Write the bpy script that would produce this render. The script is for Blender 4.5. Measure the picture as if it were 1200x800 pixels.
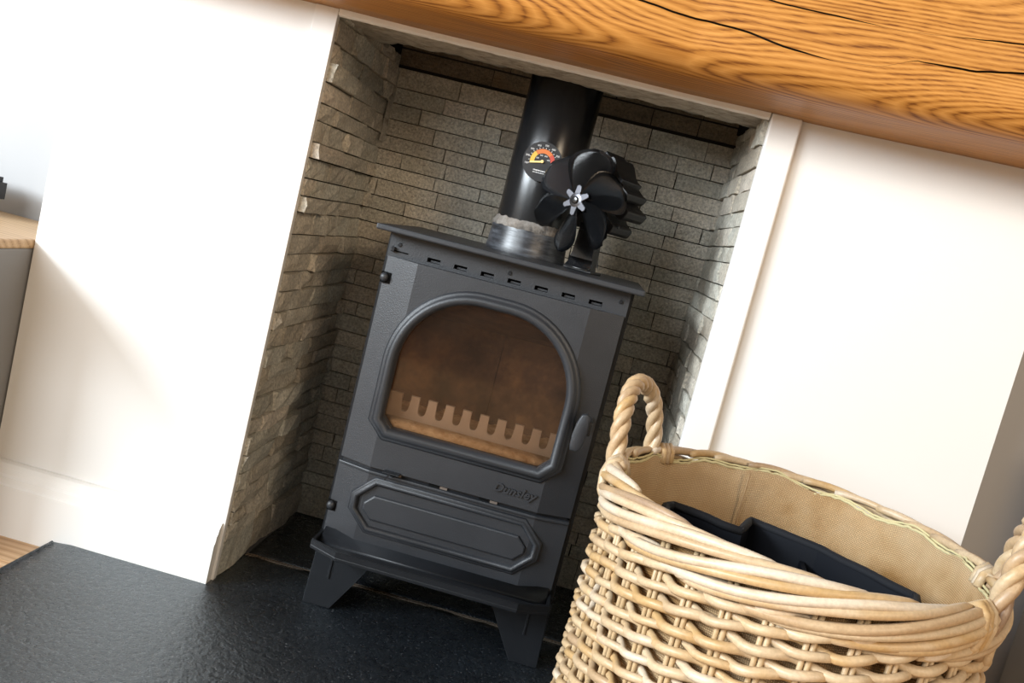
import bpy, bmesh, math, random
from mathutils import Vector, Matrix
from math import sin, cos, pi, radians as R
random.seed(7)
sc = bpy.context.scene
C = sc.collection
for o in list(bpy.data.objects): bpy.data.objects.remove(o)

# ------------------------------------------------------------------ camera
cam = bpy.data.cameras.new('camera')
co = bpy.data.objects.new('camera', cam); C.objects.link(co)
cam.sensor_width = 36.0; cam.lens = 1098.9 / 1200 * 36.0
cam.clip_start = 0.02; cam.clip_end = 100
right = Vector((0.96426688, 0.10182799, 0.24458217))
up = Vector((-0.2545402, 0.10004806, 0.961873))
fwd = Vector((-0.07347562, 0.98975828, -0.12239235))
m3 = Matrix((right, up, -fwd)).transposed()
co.matrix_world = Matrix.Translation((0.259, -1.4337, 0.6853)) @ m3.to_4x4()
sc.camera = co
# ------------------------------------------------------------------ light
sc.view_settings.view_transform = 'Standard'
sc.view_settings.look = 'None'
sc.view_settings.gamma = 1.0
sc.view_settings.use_curve_mapping = False
sc.view_settings.exposure = 0.0
w = bpy.data.worlds.new('world'); sc.world = w; w.use_nodes = True
bg = w.node_tree.nodes['Background']
bg.inputs[0].default_value = (1.0, 0.88, 0.74, 1); bg.inputs[1].default_value = 0.28
WIN = (-2.28, -1.95, 1.42)                      # the daylight window in the left wall
ld = bpy.data.lights.new('window_daylight', 'AREA'); ld.shape = 'RECTANGLE'
ld.size = 1.6; ld.size_y = .75; ld.energy = 205; ld.color = (0.84, 0.93, 1.0)
lo = bpy.data.objects.new('window_daylight', ld); C.objects.link(lo)
lo.location = WIN
lo.rotation_euler = (R(90), 0, R(-90))
FILL_LOC = (-1.65, -3.2, 1.65)                       # added fill light behind the camera, brightens the recess from the front
l2 = bpy.data.lights.new('front_fill', 'AREA'); l2.shape = 'RECTANGLE'
l2.size = 1.5; l2.size_y = 1.2; l2.energy = 78; l2.color = (.88, 0.95, 1.0)
l2o = bpy.data.objects.new('front_fill', l2); C.objects.link(l2o)
l2o.location = FILL_LOC; l2o.rotation_euler = (R(90), 0, 0)
l3 = bpy.data.lights.new('warm_fill', 'AREA'); l3.shape = 'DISK'; l3.size = .9; l3.energy = 40; l3.color = (1.0, .80, .58)
l3o = bpy.data.objects.new('warm_fill', l3); C.objects.link(l3o); l3o.location = (1.9, -2.7, 1.75)   # added warm fill light, brightens the recess from the front right
l3o.rotation_euler = Vector((-1.8, 2.8, -1.2)).to_track_quat('-Z', 'Y').to_euler()

# ------------------------------------------------------------------ materials
def mat(name, base=(.5,.5,.5), rough=.5, metal=0.0, spec=.5):
    m = bpy.data.materials.new(name); m.use_nodes = True
    b = m.node_tree.nodes['Principled BSDF']
    b.inputs['Base Color'].default_value = (*base, 1); b.inputs['Roughness'].default_value = rough
    b.inputs['Metallic'].default_value = metal; b.inputs['Specular IOR Level'].default_value = spec
    return m
class G:
    """small node-graph helper"""
    def __init__(s, m): s.m = m; s.t = m.node_tree; s.b = s.t.nodes['Principled BSDF']
    def n(s, k, **kw):
        nd = s.t.nodes.new(k)
        for a, v in kw.items(): setattr(nd, a, v)
        return nd
    def l(s, a, b): s.t.links.new(a, b)
    def coord(s, scale=(1,1,1), kind='Object', loc=None):
        tc = s.n('ShaderNodeTexCoord'); mp = s.n('ShaderNodeMapping'); mp.inputs['Scale'].default_value = scale
        s.l(tc.outputs[kind], mp.inputs[0])
        return mp.outputs[0]
    def noise(s, vec, scale, detail=3, rough=.5, dist=0):
        nd = s.n('ShaderNodeTexNoise'); nd.inputs['Scale'].default_value = scale; nd.inputs['Detail'].default_value = detail
        nd.inputs['Roughness'].default_value = rough; nd.inputs['Distortion'].default_value = dist
        s.l(vec, nd.inputs['Vector']); return nd.outputs[0]
    def ramp(s, fac, stops, interp='LINEAR'):
        r = s.n('ShaderNodeValToRGB'); e = r.color_ramp.elements; r.color_ramp.interpolation = interp
        while len(e) < len(stops): e.new(.5)
        for i, (p, c) in enumerate(stops):
            e[i].position = p; e[i].color = (*c, 1) if len(c) == 3 else c
        s.l(fac, r.inputs[0]); return r.outputs[0]
    def mix(s, fac, a, b, mode='MIX'):
        x = s.n('ShaderNodeMix', data_type='RGBA', blend_type=mode)
        if isinstance(fac, float): x.inputs[0].default_value = fac
        else: s.l(fac, x.inputs[0])
        for v, i in ((a, 6), (b, 7)):
            if isinstance(v, tuple): x.inputs[i].default_value = (*v, 1)
            else: s.l(v, x.inputs[i])
        return x.outputs[2]
    def math(s, op, a, b=None):
        x = s.n('ShaderNodeMath', operation=op)
        for v, i in ((a, 0), (b, 1)):
            if v is None: continue
            if isinstance(v, (int, float)): x.inputs[i].default_value = v
            else: s.l(v, x.inputs[i])
        return x.outputs[0]
    def rand(s): return s.n('ShaderNodeObjectInfo').outputs['Random']
    def color(s, c): s.l(c, s.b.inputs['Base Color'])
    def rough(s, c): s.l(c, s.b.inputs['Roughness'])
    def bump(s, h, strength=.3, dist=.002):
        b = s.n('ShaderNodeBump'); b.inputs['Strength'].default_value = strength; b.inputs['Distance'].default_value = dist
        s.l(h, b.inputs['Height']); s.l(b.outputs[0], s.b.inputs['Normal'])

M = {}
def paint(name, c, rough=.55):
    m = mat(name, c, rough, spec=.3); g = G(m); v = g.coord()
    g.bump(g.noise(v, 90, 3), .06, .001); M[name] = m
paint('wall_white', (.77,.755,.73)); paint('trim_white', (.79,.77,.74), .35); paint('wall_white_shaded', (.44,.44,.445))  # alcove copy of the wall white is darkened to stand for shade there
paint('cabinet_grey', (.24,.235,.23), .45)

def stone_mat(name, cols, dirt):
    m = mat(name, rough=.78, spec=.35); g = G(m); v = g.coord()
    geo = g.n('ShaderNodeNewGeometry'); pos = geo.outputs['Position']
    base = g.ramp(g.rand(), cols)
    n1 = g.noise(pos, 22, 5, .6); n2 = g.noise(pos, 210, 4, .7); n3 = g.noise(pos, 700, 2, .6)
    c = g.mix(g.ramp(n1, [(.45,(0,0,0)),(.72,(.6,.6,.6))]), base, dirt, 'MIX')
    c = g.mix(.55, c, g.ramp(n2, [(.32,(.30,.29,.27)),(.66,(1.5,1.48,1.42))]), 'MULTIPLY')
    rust = g.ramp(g.noise(pos, 9, 3, .5), [(.68,(0,0,0)),(.80,(.55,.55,.55))])
    c = g.mix(rust, c, (.20,.115,.05), 'MIX')
    g.color(c)
    h = g.math('ADD', g.math('MULTIPLY', n2, 1.0), g.math('MULTIPLY', n3, .35))
    h = g.math('ADD', h, g.math('MULTIPLY', n1, 1.6))
    g.bump(h, .8, .005); M[name] = m
stone_mat('stone', [(0,(.44,.39,.32)),(.18,(.64,.60,.52)),(.36,(.55,.54,.48)),(.52,(.72,.65,.56)),(.68,(.49,.47,.41)),(.84,(.68,.67,.60)),(1,(.76,.68,.57))], (.50,.44,.35))
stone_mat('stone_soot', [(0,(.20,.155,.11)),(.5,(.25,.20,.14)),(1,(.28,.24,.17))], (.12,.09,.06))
m = mat('mortar_dark', (.035,.028,.022), .9); M['mortar_dark'] = m
m = mat('soot', (.012,.010,.008), .95, spec=.1); M['soot'] = m

m = mat('concrete', rough=.9); g = G(m); v = g.coord((1,2.2,2.2))
c = g.ramp(g.noise(v, 38, 6, .65), [(.3,(.22,.185,.14)),(.52,(.46,.42,.35)),(.75,(.60,.57,.50))]); g.color(c)
g.bump(g.noise(v, 90, 5, .7), .8, .006); M['concrete'] = m
m = mat('plaster', (.80,.78,.74), .85); g = G(m); g.bump(g.noise(g.coord(), 120, 4, .7), .6, .003); M['plaster'] = m

def oak(name, light, mid, dark, bands=26, rough=.38, dist=4.0):
    vert = 1.0
    m = mat(name, rough=rough, spec=.25); g = G(m)
    tc = g.n('ShaderNodeTexCoord')
    mp = g.n('ShaderNodeMapping'); mp.inputs['Scale'].default_value = (1.1, 6, 6); g.l(tc.outputs['Object'], mp.inputs[0])
    low = g.noise(mp.outputs[0], 1.3, 2, .45, .2)
    sep = g.n('ShaderNodeSeparateXYZ'); g.l(tc.outputs['Object'], sep.inputs[0])
    zz = g.math('ADD', g.math('MULTIPLY', sep.outputs[2], bands * vert), g.math('MULTIPLY', sep.outputs[1], bands))
    ph = g.math('ADD', zz, g.math('MULTIPLY', low, dist))
    tri = g.math('PINGPONG', ph, .5)
    ring = g.math('MULTIPLY', tri, 2.0)
    mp2 = g.n('ShaderNodeMapping'); mp2.inputs['Scale'].default_value = (7, 320, 320); g.l(tc.outputs['Object'], mp2.inputs[0])
    pore = g.noise(mp2.outputs[0], 1.0, 3, .7)
    mp3 = g.n('ShaderNodeMapping'); mp3.inputs['Scale'].default_value = (5, 60, 60); g.l(tc.outputs['Object'], mp3.inputs[0])
    streak = g.noise(mp3.outputs[0], 1.0, 3, .6)
    f = g.math('ADD', g.math('MULTIPLY', ring, .34), g.math('ADD', g.math('MULTIPLY', pore, .60), g.math('MULTIPLY', streak, .30)))
    c = g.ramp(f, [(.38, dark), (.56, mid), (.82, light)])
    g.color(c); g.bump(pore, .12, .001); M[name] = m
oak('oak_mantel', (.53,.245,.058), (.38,.155,.029), (.14,.042,.007), 190, .42, 20.0)
oak('oak_pale', (.60,.42,.25), (.50,.33,.18), (.33,.20,.10), 60, .4)
oak('oak_floor', (.62,.42,.25), (.52,.32,.17), (.36,.20,.10), 60, .35)
M['crack'] = mat('crack', (.02,.008,.003), .9)

m = mat('slate', rough=.3, spec=1.0); g = G(m); g.b.inputs['Specular Tint'].default_value = (.82,.93,1.0,1); g.b.inputs['IOR'].default_value = 1.68; v = g.coord()  # specular tint puts the blue of window daylight into the slate's reflections
n1 = g.noise(v, 7, 4, .6); n2 = g.noise(v, 95, 5, .62); n3 = g.noise(v, 300, 3, .6)
speck = g.ramp(g.noise(v, 330, 1, .4), [(.665,(0,0,0)),(.70,(.5,.5,.5))])
c = g.ramp(n1, [(.3,(.004,.005,.007)),(.7,(.011,.014,.018))]); c = g.mix(speck, c, (.22,.23,.25)); g.color(c)
g.rough(g.ramp(n2, [(.3,(.22,.22,.22)),(.75,(.40,.40,.40))]))
g.bump(g.math('ADD', n2, g.math('MULTIPLY', n3, .35)), .6, .005); M['slate'] = m
M['grout'] = mat('grout', (.24,.19,.145), .9)

def iron(name, base, rough, grain, metal=0.0):
    m = mat(name, base, rough, metal); g = G(m); v = g.coord()
    n = g.noise(v, 600, 2, .6); n1 = g.noise(v, 14, 4, .6)
    c = g.mix(g.ramp(n1, [(.3,(0,0,0)),(.8,(.5,.5,.5))]), base, tuple(x * 1.5 + .004 for x in base)); g.color(c)
    g.bump(n, grain, .0012); M[name] = m
iron('cast_iron', (.020,.022,.026), .42, .35)
iron('cast_iron_dark', (.008,.009,.011), .36, .2)
M['cast_iron_dark'].node_tree.nodes['Principled BSDF'].inputs['Specular IOR Level'].default_value = .3
iron('steel_black', (.008,.0085,.0095), .22, .05)
M['hole_shade'] = mat('hole_shade', (.004,.004,.004), .9, spec=.1)  # near-black colour painted in for the shade inside holes and pockets
m = mat('collar_iron', rough=.34, spec=.6); g = G(m); v = g.coord(); tc = g.n('ShaderNodeTexCoord')
mp = g.n('ShaderNodeMapping'); mp.inputs['Scale'].default_value = (1,1,5); g.l(tc.outputs['Object'], mp.inputs[0])
n = g.noise(mp.outputs[0], 26, 5, .65)
g.color(g.ramp(n, [(.42,(.018,.019,.022)),(.62,(.06,.065,.075)),(.80,(.22,.22,.23))])); g.bump(n, .2, .002); M['collar_iron'] = m
m = mat('fire_cement', rough=.9); g = G(m); v = g.coord(); n = g.noise(v, 60, 5, .7)
g.color(g.ramp(n, [(.3,(.045,.04,.038)),(.5,(.19,.165,.14)),(.72,(.30,.275,.25))])); g.bump(n, .8, .004); M['fire_cement'] = m
M['anodised_black'] = mat('anodised_black', (.010,.0105,.012), .22, .0, .6)
M['blade_black'] = mat('blade_black', (.014,.015,.017), .2, .0, 1.0)
M['dull_metal'] = mat('dull_metal', (.10,.10,.11), .3, 1.0)
m = mat('fin_black', (.012,.0125,.014), .32, .2, .6); g = G(m)
wv = g.n('ShaderNodeTexWave'); wv.wave_type = 'BANDS'; wv.bands_direction = 'Y'; wv.inputs['Scale'].default_value = 120
g.l(g.coord(), wv.inputs['Vector']); g.bump(wv.outputs[1], .5, .001); M['fin_black'] = m
M['chrome'] = mat('chrome', (.62,.63,.66), .16, 1.0)
M['red_print'] = mat('red_print', (.45,.02,.015), .5)
M['dial_black'] = mat('dial_black', (.014,.014,.016), .5)
M['print_white'] = mat('print_white', (.75,.75,.75), .5)
M['print_yellow'] = mat('print_yellow', (.72,.42,.06), .5)
M['print_orange'] = mat('print_orange', (.58,.16,.035), .5)
M['print_red'] = mat('print_red', (.50,.065,.04), .5)
M['needle'] = mat('needle', (.95,.70,.28), .4)

m = mat('firebrick', rough=.9); g = G(m); v = g.coord(); geo = g.n('ShaderNodeNewGeometry')
n = g.noise(geo.outputs['Position'], 16, 5, .65)
g.color(g.ramp(n, [(.32,(.05,.033,.029)),(.52,(.14,.088,.066)),(.75,(.34,.21,.115))])); g.bump(n, .3, .003); M['firebrick'] = m
m = mat('ash', rough=.95); g = G(m); n = g.noise(g.coord(), 60, 4, .7)
g.color(g.ramp(n, [(.3,(.42,.27,.14)),(.7,(.75,.60,.42))])); g.bump(n, .8, .006); M['ash'] = m
iron('grate_iron', (.42,.38,.36), .5, .4, .2)
M['rusty'] = mat('rusty', (.13,.10,.08), .8)
# stove glass: clear pane with a brown smoke deposit
m = bpy.data.materials.new('stove_glass'); m.use_nodes = True; t = m.node_tree; t.nodes.remove(t.nodes['Principled BSDF'])
class GG(G):
    def __init__(s, m): s.m = m; s.t = m.node_tree
g = GG(m); out = t.nodes['Material Output']
tr = g.n('ShaderNodeBsdfTransparent'); tr.inputs[0].default_value = (.92,.84,.76,1)
gl = g.n('ShaderNodeBsdfGlossy'); gl.inputs['Roughness'].default_value = .06
df = g.n('ShaderNodeBsdfDiffuse'); df.inputs[0].default_value = (.16,.095,.06,1)
nz = g.noise(g.coord(), 7, 5, .65)
fac = g.ramp(nz, [(.3,(.015,.015,.015)),(.75,(.09,.09,.09))])
mx = g.n('ShaderNodeMixShader'); g.l(fac, mx.inputs[0]); g.l(tr.outputs[0], mx.inputs[1]); g.l(df.outputs[0], mx.inputs[2])
lw = g.n('ShaderNodeFresnel'); lw.inputs[0].default_value = 1.4
mx2 = g.n('ShaderNodeMixShader'); g.l(lw.outputs[0], mx2.inputs[0]); g.l(mx.outputs[0], mx2.inputs[1]); g.l(gl.outputs[0], mx2.inputs[2])
g.l(mx2.outputs[0], out.inputs[0]); M['stove_glass'] = m

def cane(name, cols):
    m = mat(name, rough=.42, spec=.45); g = G(m)
    geo = g.n('ShaderNodeNewGeometry'); pos = geo.outputs['Position']
    mp = g.n('ShaderNodeMapping'); mp.inputs['Scale'].default_value = (9,9,22); g.l(pos, mp.inputs[0])
    n = g.noise(mp.outputs[0], 1.0, 3, .6)
    f = g.math('ADD', g.math('MULTIPLY', g.rand(), .55), g.math('MULTIPLY', n, .5))
    c = g.ramp(f, cols); n2 = g.noise(pos, 260, 3, .6)
    c = g.mix(.35, c, g.ramp(n2, [(.3,(.6,.58,.55)),(.7,(1.2,1.2,1.2))]), 'MULTIPLY')
    g.color(c); g.bump(n2, .12, .001); M[name] = m
cane('willow', [(.15,(.26,.175,.12)),(.32,(.44,.30,.17)),(.48,(.54,.41,.26)),(.62,(.46,.29,.125)),(.8,(.62,.52,.40)),(1,(.48,.385,.30))])
cane('willow_stake', [(.2,(.46,.32,.17)),(.8,(.54,.40,.24))])
m = mat('hessian', rough=.95, spec=.1); g = G(m); tc = g.n('ShaderNodeTexCoord')
w1 = g.n('ShaderNodeTexWave'); w1.bands_direction = 'X'; w1.inputs['Scale'].default_value = 130; w1.inputs['Distortion'].default_value = .8; w1.inputs['Detail Scale'].default_value = 3
w2 = g.n('ShaderNodeTexWave'); w2.bands_direction = 'Y'; w2.inputs['Scale'].default_value = 130; w2.inputs['Distortion'].default_value = .8; w2.inputs['Detail Scale'].default_value = 3
g.l(tc.outputs['UV'], w1.inputs[0]); g.l(tc.outputs['UV'], w2.inputs[0])
wv = g.math('MULTIPLY', w1.outputs[1], w2.outputs[1])
geo = g.n('ShaderNodeNewGeometry')
st = g.noise(geo.outputs['Position'], 6, 4, .6)
c = g.ramp(st, [(.32,(.78,.58,.35)),(.5,(.68,.46,.24)),(.63,(.46,.26,.10))])
c = g.mix(g.math('MULTIPLY', wv, 1.0), g.mix(1.0, c, (.45,.42,.40), 'MULTIPLY'), c); g.color(c)
g.bump(wv, .5, .002); M['hessian'] = m
M['hem_cotton'] = mat('hem_cotton', (.55,.48,.27), .95, spec=.1)
m = mat('black_fabric', (.008,.009,.012), .8, spec=.25); g = G(m); g.bump(g.noise(g.coord(), 500, 2), .3, .001); M['black_fabric'] = m
m = mat('black_satin', (.004,.005,.008), .5, spec=.12); M['black_satin'] = m
M['device_black'] = mat('device_black', (.010,.010,.011), .4)
M['device_mesh'] = mat('device_mesh', (.045,.045,.048), .8)
M['window_pvc'] = mat('window_pvc', (.82,.82,.82), .35)

# ------------------------------------------------------------------ helpers
def link(name, me, m, parent=None, smooth=False):
    o = bpy.data.objects.new(name, me); C.objects.link(o)
    if m is not None: me.materials.append(M[m])
    if smooth:
        for p in me.polygons: p.use_smooth = True
    if parent is not None: o.parent = parent
    return o
def obj(name, bm, m, parent=None, smooth=False):
    bmesh.ops.recalc_face_normals(bm, faces=bm.faces)
    me = bpy.data.meshes.new(name); bm.to_mesh(me); bm.free()
    return link(name, me, m, parent, smooth)
def empty(name, loc=(0,0,0), rz=0):
    o = bpy.data.objects.new(name, None); C.objects.link(o); o.location = loc; o.rotation_euler = (0,0,rz)
    o.empty_display_size = .05
    return o
def tag(o, label, cat=None, group=None, kind=None):
    o['label'] = label
    if cat: o['category'] = cat
    if group: o['group'] = group
    if kind: o['kind'] = kind
    return o
def box(x0, x1, y0, y1, z0, z1, bev=0, bm=None, seg=2):
    bm = bm or bmesh.new()
    vs = [bm.verts.new((x, y, z)) for x in (x0, x1) for y in (y0, y1) for z in (z0, z1)]
    fs = [bm.faces.new([vs[i] for i in q]) for q in ((0,1,3,2),(4,6,7,5),(0,4,5,1),(2,3,7,6),(0,2,6,4),(1,5,7,3))]
    if bev:
        es = set(e for f in fs for e in f.edges)
        bmesh.ops.bevel(bm, geom=list(es), offset=bev, segments=seg, affect='EDGES', profile=.5)
    return bm
def prism(pts, axis, a, b, bev=0, seg=2, bm=None):
    """extrude a 2-D outline along an axis: axis 'y' -> pts (x,z); 'z' -> (x,y); 'x' -> (y,z)"""
    bm = bm or bmesh.new()
    f3 = {'y': lambda p, t: (p[0], t, p[1]), 'z': lambda p, t: (p[0], p[1], t), 'x': lambda p, t: (t, p[0], p[1])}[axis]
    A = [bm.verts.new(f3(p, a)) for p in pts]; B = [bm.verts.new(f3(p, b)) for p in pts]
    n = len(pts); fs = [bm.faces.new(A), bm.faces.new(B[::-1])]
    for i in range(n): fs.append(bm.faces.new((A[i], B[i], B[(i+1) % n], A[(i+1) % n])))
    if bev:
        es = set(fs[0].edges) | set(fs[1].edges)
        bmesh.ops.bevel(bm, geom=list(es), offset=bev, segments=seg, affect='EDGES', profile=.5)
    return bm
def tube(pts, rad, sides=8, closed=False, bm=None, caps=True):
    bm = bm or bmesh.new(); P = [Vector(p) for p in pts]; n = len(P); rings = []
    rr = rad if isinstance(rad, (list, tuple)) else [rad] * n
    nrm = None
    for i in range(n):
        a = P[(i-1) % n] if (closed or i > 0) else P[i]; b = P[(i+1) % n] if (closed or i < n-1) else P[i]
        t = (b - a).normalized()
        if nrm is None: nrm = t.orthogonal().normalized()
        nrm = (nrm - t * nrm.dot(t)).normalized(); bi = t.cross(nrm)
        rings.append([bm.verts.new(P[i] + (nrm * cos(2*pi*k/sides) + bi * sin(2*pi*k/sides)) * rr[i]) for k in range(sides)])
    for i in range(n if closed else n-1):
        p, q = rings[i], rings[(i+1) % n]; off = 0
        if closed and i == n-1:
            off = min(range(sides), key=lambda k: (q[k].co - p[0].co).length)
        for k in range(sides): bm.faces.new((p[k], p[(k+1) % sides], q[(k+1+off) % sides], q[(k+off) % sides]))
    if caps and not closed: bm.faces.new(rings[0][::-1]); bm.faces.new(rings[-1])
    return bm
def lathe(prof, seg=40, bm=None, cx=0, cy=0):
    """profile (radius, z) round the vertical axis"""
    bm = bm or bmesh.new(); rings = []
    for r_, z in prof:
        rings.append([bm.verts.new((cx + r_*cos(2*pi*k/seg), cy + r_*sin(2*pi*k/seg), z)) for k in range(seg)])
    for a, b in zip(rings, rings[1:]):
        for k in range(seg): bm.faces.new((a[k], a[(k+1) % seg], b[(k+1) % seg], b[k]))
    return bm
def disc_y(cx, cz, r, y0, y1, seg=24, bev=0, bm=None):
    return prism([(cx + r*cos(2*pi*k/seg), cz + r*sin(2*pi*k/seg)) for k in range(seg)], 'y', y0, y1, bev, bm=bm)
def sweep(path, prof, closed=True, bm=None):
    """sweep a profile (offset outwards, -y height) along a 2-D path in the xz plane; path points (x,z)"""
    bm = bm or bmesh.new(); n = len(path); rings = []
    for i in range(n):
        a = Vector(path[(i-1) % n]); p = Vector(path[i]); b = Vector(path[(i+1) % n])
        d1 = (p - a).normalized(); d2 = (b - p).normalized()
        n1 = Vector((d1.y, -d1.x)); n2 = Vector((d2.y, -d2.x)); nn = (n1 + n2).normalized()
        k = 1 / max(.5, nn.dot(n1))
        rings.append([bm.verts.new((p.x + nn.x*o*k, y, p.y + nn.y*o*k)) for o, y in prof])
    for i in range(n if closed else n-1):
        p, q = rings[i], rings[(i+1) % n]
        for k in range(len(prof)-1): bm.faces.new((p[k], q[k], q[k+1], p[k+1]))
    return bm
def text_mesh(name, s, size, depth, m, parent, loc, shear=0, align='CENTER', rot=(R(90),0,0), bold=0):
    cu = bpy.data.curves.new(name, 'FONT'); cu.body = s; cu.size = size; cu.extrude = depth; cu.shear = shear
    cu.align_x = align; cu.align_y = 'CENTER'; cu.offset = bold; cu.resolution_u = 3
    o = bpy.data.objects.new(name, cu); C.objects.link(o)
    dg = bpy.context.evaluated_depsgraph_get(); me = bpy.data.meshes.new_from_object(o.evaluated_get(dg))
    bpy.data.objects.remove(o); me.name = name; me.materials.clear()
    q = link(name, me, m, parent); q.location = loc; q.rotation_euler = rot
    return q

# ------------------------------------------------------------------ setting
XL, XR, ZT, D = -.2273, .4411, .925, .405
XBL, XBR, FZ = -.639, .8877, -.018
YA = .25                                         # alcove back wall
# floor boards
fl = tag(empty('floor', (0,0,FZ)), 'pale oak board floor around the black hearth', kind='structure')
rnd = random.Random(3); y = -2.6
while y < YA:
    x = -2.3 - rnd.random()*.8
    while x < 2.6:
        L = rnd.uniform(.9, 1.6)
        x0, x1 = max(x, -2.3), min(x+L, 2.6)
        hid = (x0 > -.49 and x1 < .84 and y > -.70) or (x0 > XBL and x1 < XBR and y > 0)
        if x1 > x0 + .02 and not hid:
            obj('plank', box(x0+.0006, x1-.0006, y+.0006, min(y+.139, YA)-.0006, -.015, 0, .001, seg=1), 'oak_floor', fl)
        x += L
    y += .139
# hearth slabs
he = tag(empty('floor_hearth', (0,0,0)), 'glossy riven black slate hearth under the stove', kind='structure')
def slab(x0, x1, y0, y1, seed):
    bm = box(x0, x1, y0, y1, FZ, 0); bmesh.ops.subdivide_edges(bm, edges=bm.edges, cuts=40, use_grid_fill=True)
    r_ = random.Random(seed)
    from mathutils import noise as nz
    for v in bm.verts:
        if v.co.z > FZ + .002:
            edge = min(v.co.x-x0, x1-v.co.x, v.co.y-y0, y1-v.co.y)
            if edge < .001 and v.co.z > -.001:
                v.co.z -= .003 + .002*nz.noise(v.co*40)
                if v.co.x < x0+.001: v.co.x += .003 + .002*nz.noise(v.co*60)
            elif v.co.z > -.001: v.co.z += .0006*nz.noise(v.co*14)
    return bm
obj('slab', slab(-.4985, .84, -.72, .142, 1), 'slate', he, True)
obj('slab', slab(XL+.002, XR-.002, .149, D+.01, 2), 'slate', he, True)
tag(obj('grout_line', box(XL, XR, .1405, .1505, FZ, -.0022), 'grout', he), 'pale mortar joint between the slate slabs')

# stone-clad recess
def stone_wall(parent, kind, u0, u1, rows, prot, seed, lens, matname='stone', jitter=.0014):
    """kind 'back': u = x, faces -y at y = D ; 'left': u = y, faces +x at x = XL ; 'right': u = y, faces -x at x = XR"""
    r_ = random.Random(seed)
    for (z0, z1) in rows:
        u = u0 - r_.uniform(0, .06)
        while u < u1 - .004:
            L = r_.uniform(*lens)
            if r_.random() < .10: L *= .5
            a, b = max(u, u0), min(u + L, u1)
            if u1 - b < .02: b = u1
            u = b if b == u1 else u + L
            if b - a < .006: continue
            p = r_.uniform(*prot)
            if r_.random() < .12: p += (prot[1]-prot[0]) * .5
            tilt = r_.uniform(-1, 1) * .12 * (prot[1]-prot[0]); tz = r_.uniform(-1, 1) * .1 * (prot[1]-prot[0])
            bm = bmesh.new(); nu = 5; nv = 3; grid = []
            g_ = .0010
            for i in range(nu):
                col = []
                for j in range(nv):
                    uu = a + g_ + (b-a-2*g_)*i/(nu-1); vv = z0 + g_ + (z1-z0-2*g_)*j/(nv-1)
                    d = p + tilt*(i/(nu-1)-.5) + tz*(j-1) + r_.uniform(-1,1)*jitter
                    if i in (0, nu-1) or j in (0, nv-1): d -= r_.uniform(0, jitter*1.2)
                    if i in (0, nu-1): uu += r_.uniform(-1,1)*.0006*(1 if i == 0 else 1)
                    if kind == 'back': co_ = (uu, D - d, vv)
                    elif kind == 'left': co_ = (XL + d, uu, vv)
                    else: co_ = (XR - d, uu, vv)
                    col.append(bm.verts.new(co_))
                grid.append(col)
            for i in range(nu-1):
                for j in range(nv-1): bm.faces.new((grid[i][j], grid[i+1][j], grid[i+1][j+1], grid[i][j+1]))
            loop = [grid[i][0] for i in range(nu)] + [grid[nu-1][j] for j in range(1, nv)] + [grid[i][nv-1] for i in range(nu-2, -1, -1)] + [grid[0][j] for j in range(nv-2, 0, -1)]
            back = []
            for v in loop:
                c = v.co.copy()
                if kind == 'back': c.y = D + .012
                elif kind == 'left': c.x = XL - .012
                else: c.x = XR + .012
                back.append(bm.verts.new(c))
            n = len(loop)
            for k in range(n): bm.faces.new((loop[k], loop[(k+1) % n], back[(k+1) % n], back[k]))
            obj('stone', bm, matname, parent)
def rows_from(bounds): return [(b, a) for a, b in zip(bounds, bounds[1:])]
rr = random.Random(11)
bnd = [.922, .884, .853, .822, .790, .762, .732]
while bnd[-1] > .045: bnd.append(bnd[-1] - rr.choice((.029, .0305, .032, .027, .034)))
bnd[-1] = 0.0
bw = tag(obj('wall_recess_back', box(XL-.03, XR+.03, D+.011, D+.06, -.02, 1.25), 'mortar_dark'), 'back wall of the fireplace recess clad in grey-beige split slate strips', kind='structure')
stone_wall(bw, 'back', XL-.008, XR+.008, rows_from(bnd), (0, .004), 21, (.075, .185))
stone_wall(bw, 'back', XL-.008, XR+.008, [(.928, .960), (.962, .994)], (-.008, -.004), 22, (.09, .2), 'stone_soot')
def jit(b, k, s):
    r_ = random.Random(s); return [b[0]] + [x + r_.uniform(-k, k) for x in b[1:-1]] + [b[-1]]
lw_ = tag(obj('wall_recess_left', box(XL-.035, XL-.011, .012, D+.03, -.02, 1.25), 'mortar_dark'), 'left side of the recess clad in rugged brown-grey split slate strips', kind='structure')
stone_wall(lw_, 'left', .012, D-.002, rows_from(jit([.945] + bnd, .002, 5)), (-.003, .009), 31, (.07, .2), jitter=.0032)
rw_ = tag(obj('wall_recess_right', box(XR+.011, XR+.035, .012, D+.03, -.02, 1.25), 'mortar_dark'), 'right side of the recess clad in daylit grey split slate strips', kind='structure')
stone_wall(rw_, 'right', .012, D-.002, rows_from(jit([.945] + bnd, .002, 6)), (-.003, .005), 41, (.08, .22), jitter=.0018)
tag(obj('corner_fillet', prism([(XL-.002,D),(XL+.009,D),(XL+.005,D-.007),(XL+.001,D-.011)], 'z', .775, .915, .001), 'concrete', lw_), 'pale mortar fillet in the corner')
tag(obj('ceiling_recess', box(XL-.03, XR+.03, .0, D+.03, 1.25, 1.27), 'soot'), 'sooty dark top of the fireplace recess', kind='structure')
obj('soot_back', box(XL, XR, D-.002, D+.011, .995, 1.25), 'soot', bw); obj('soot_side', box(XL-.011, XL+.002, .15, D, .947, 1.25), 'soot', lw_); obj('soot_side', box(XR-.002, XR+.011, .15, D, .947, 1.25), 'soot', rw_)

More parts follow.
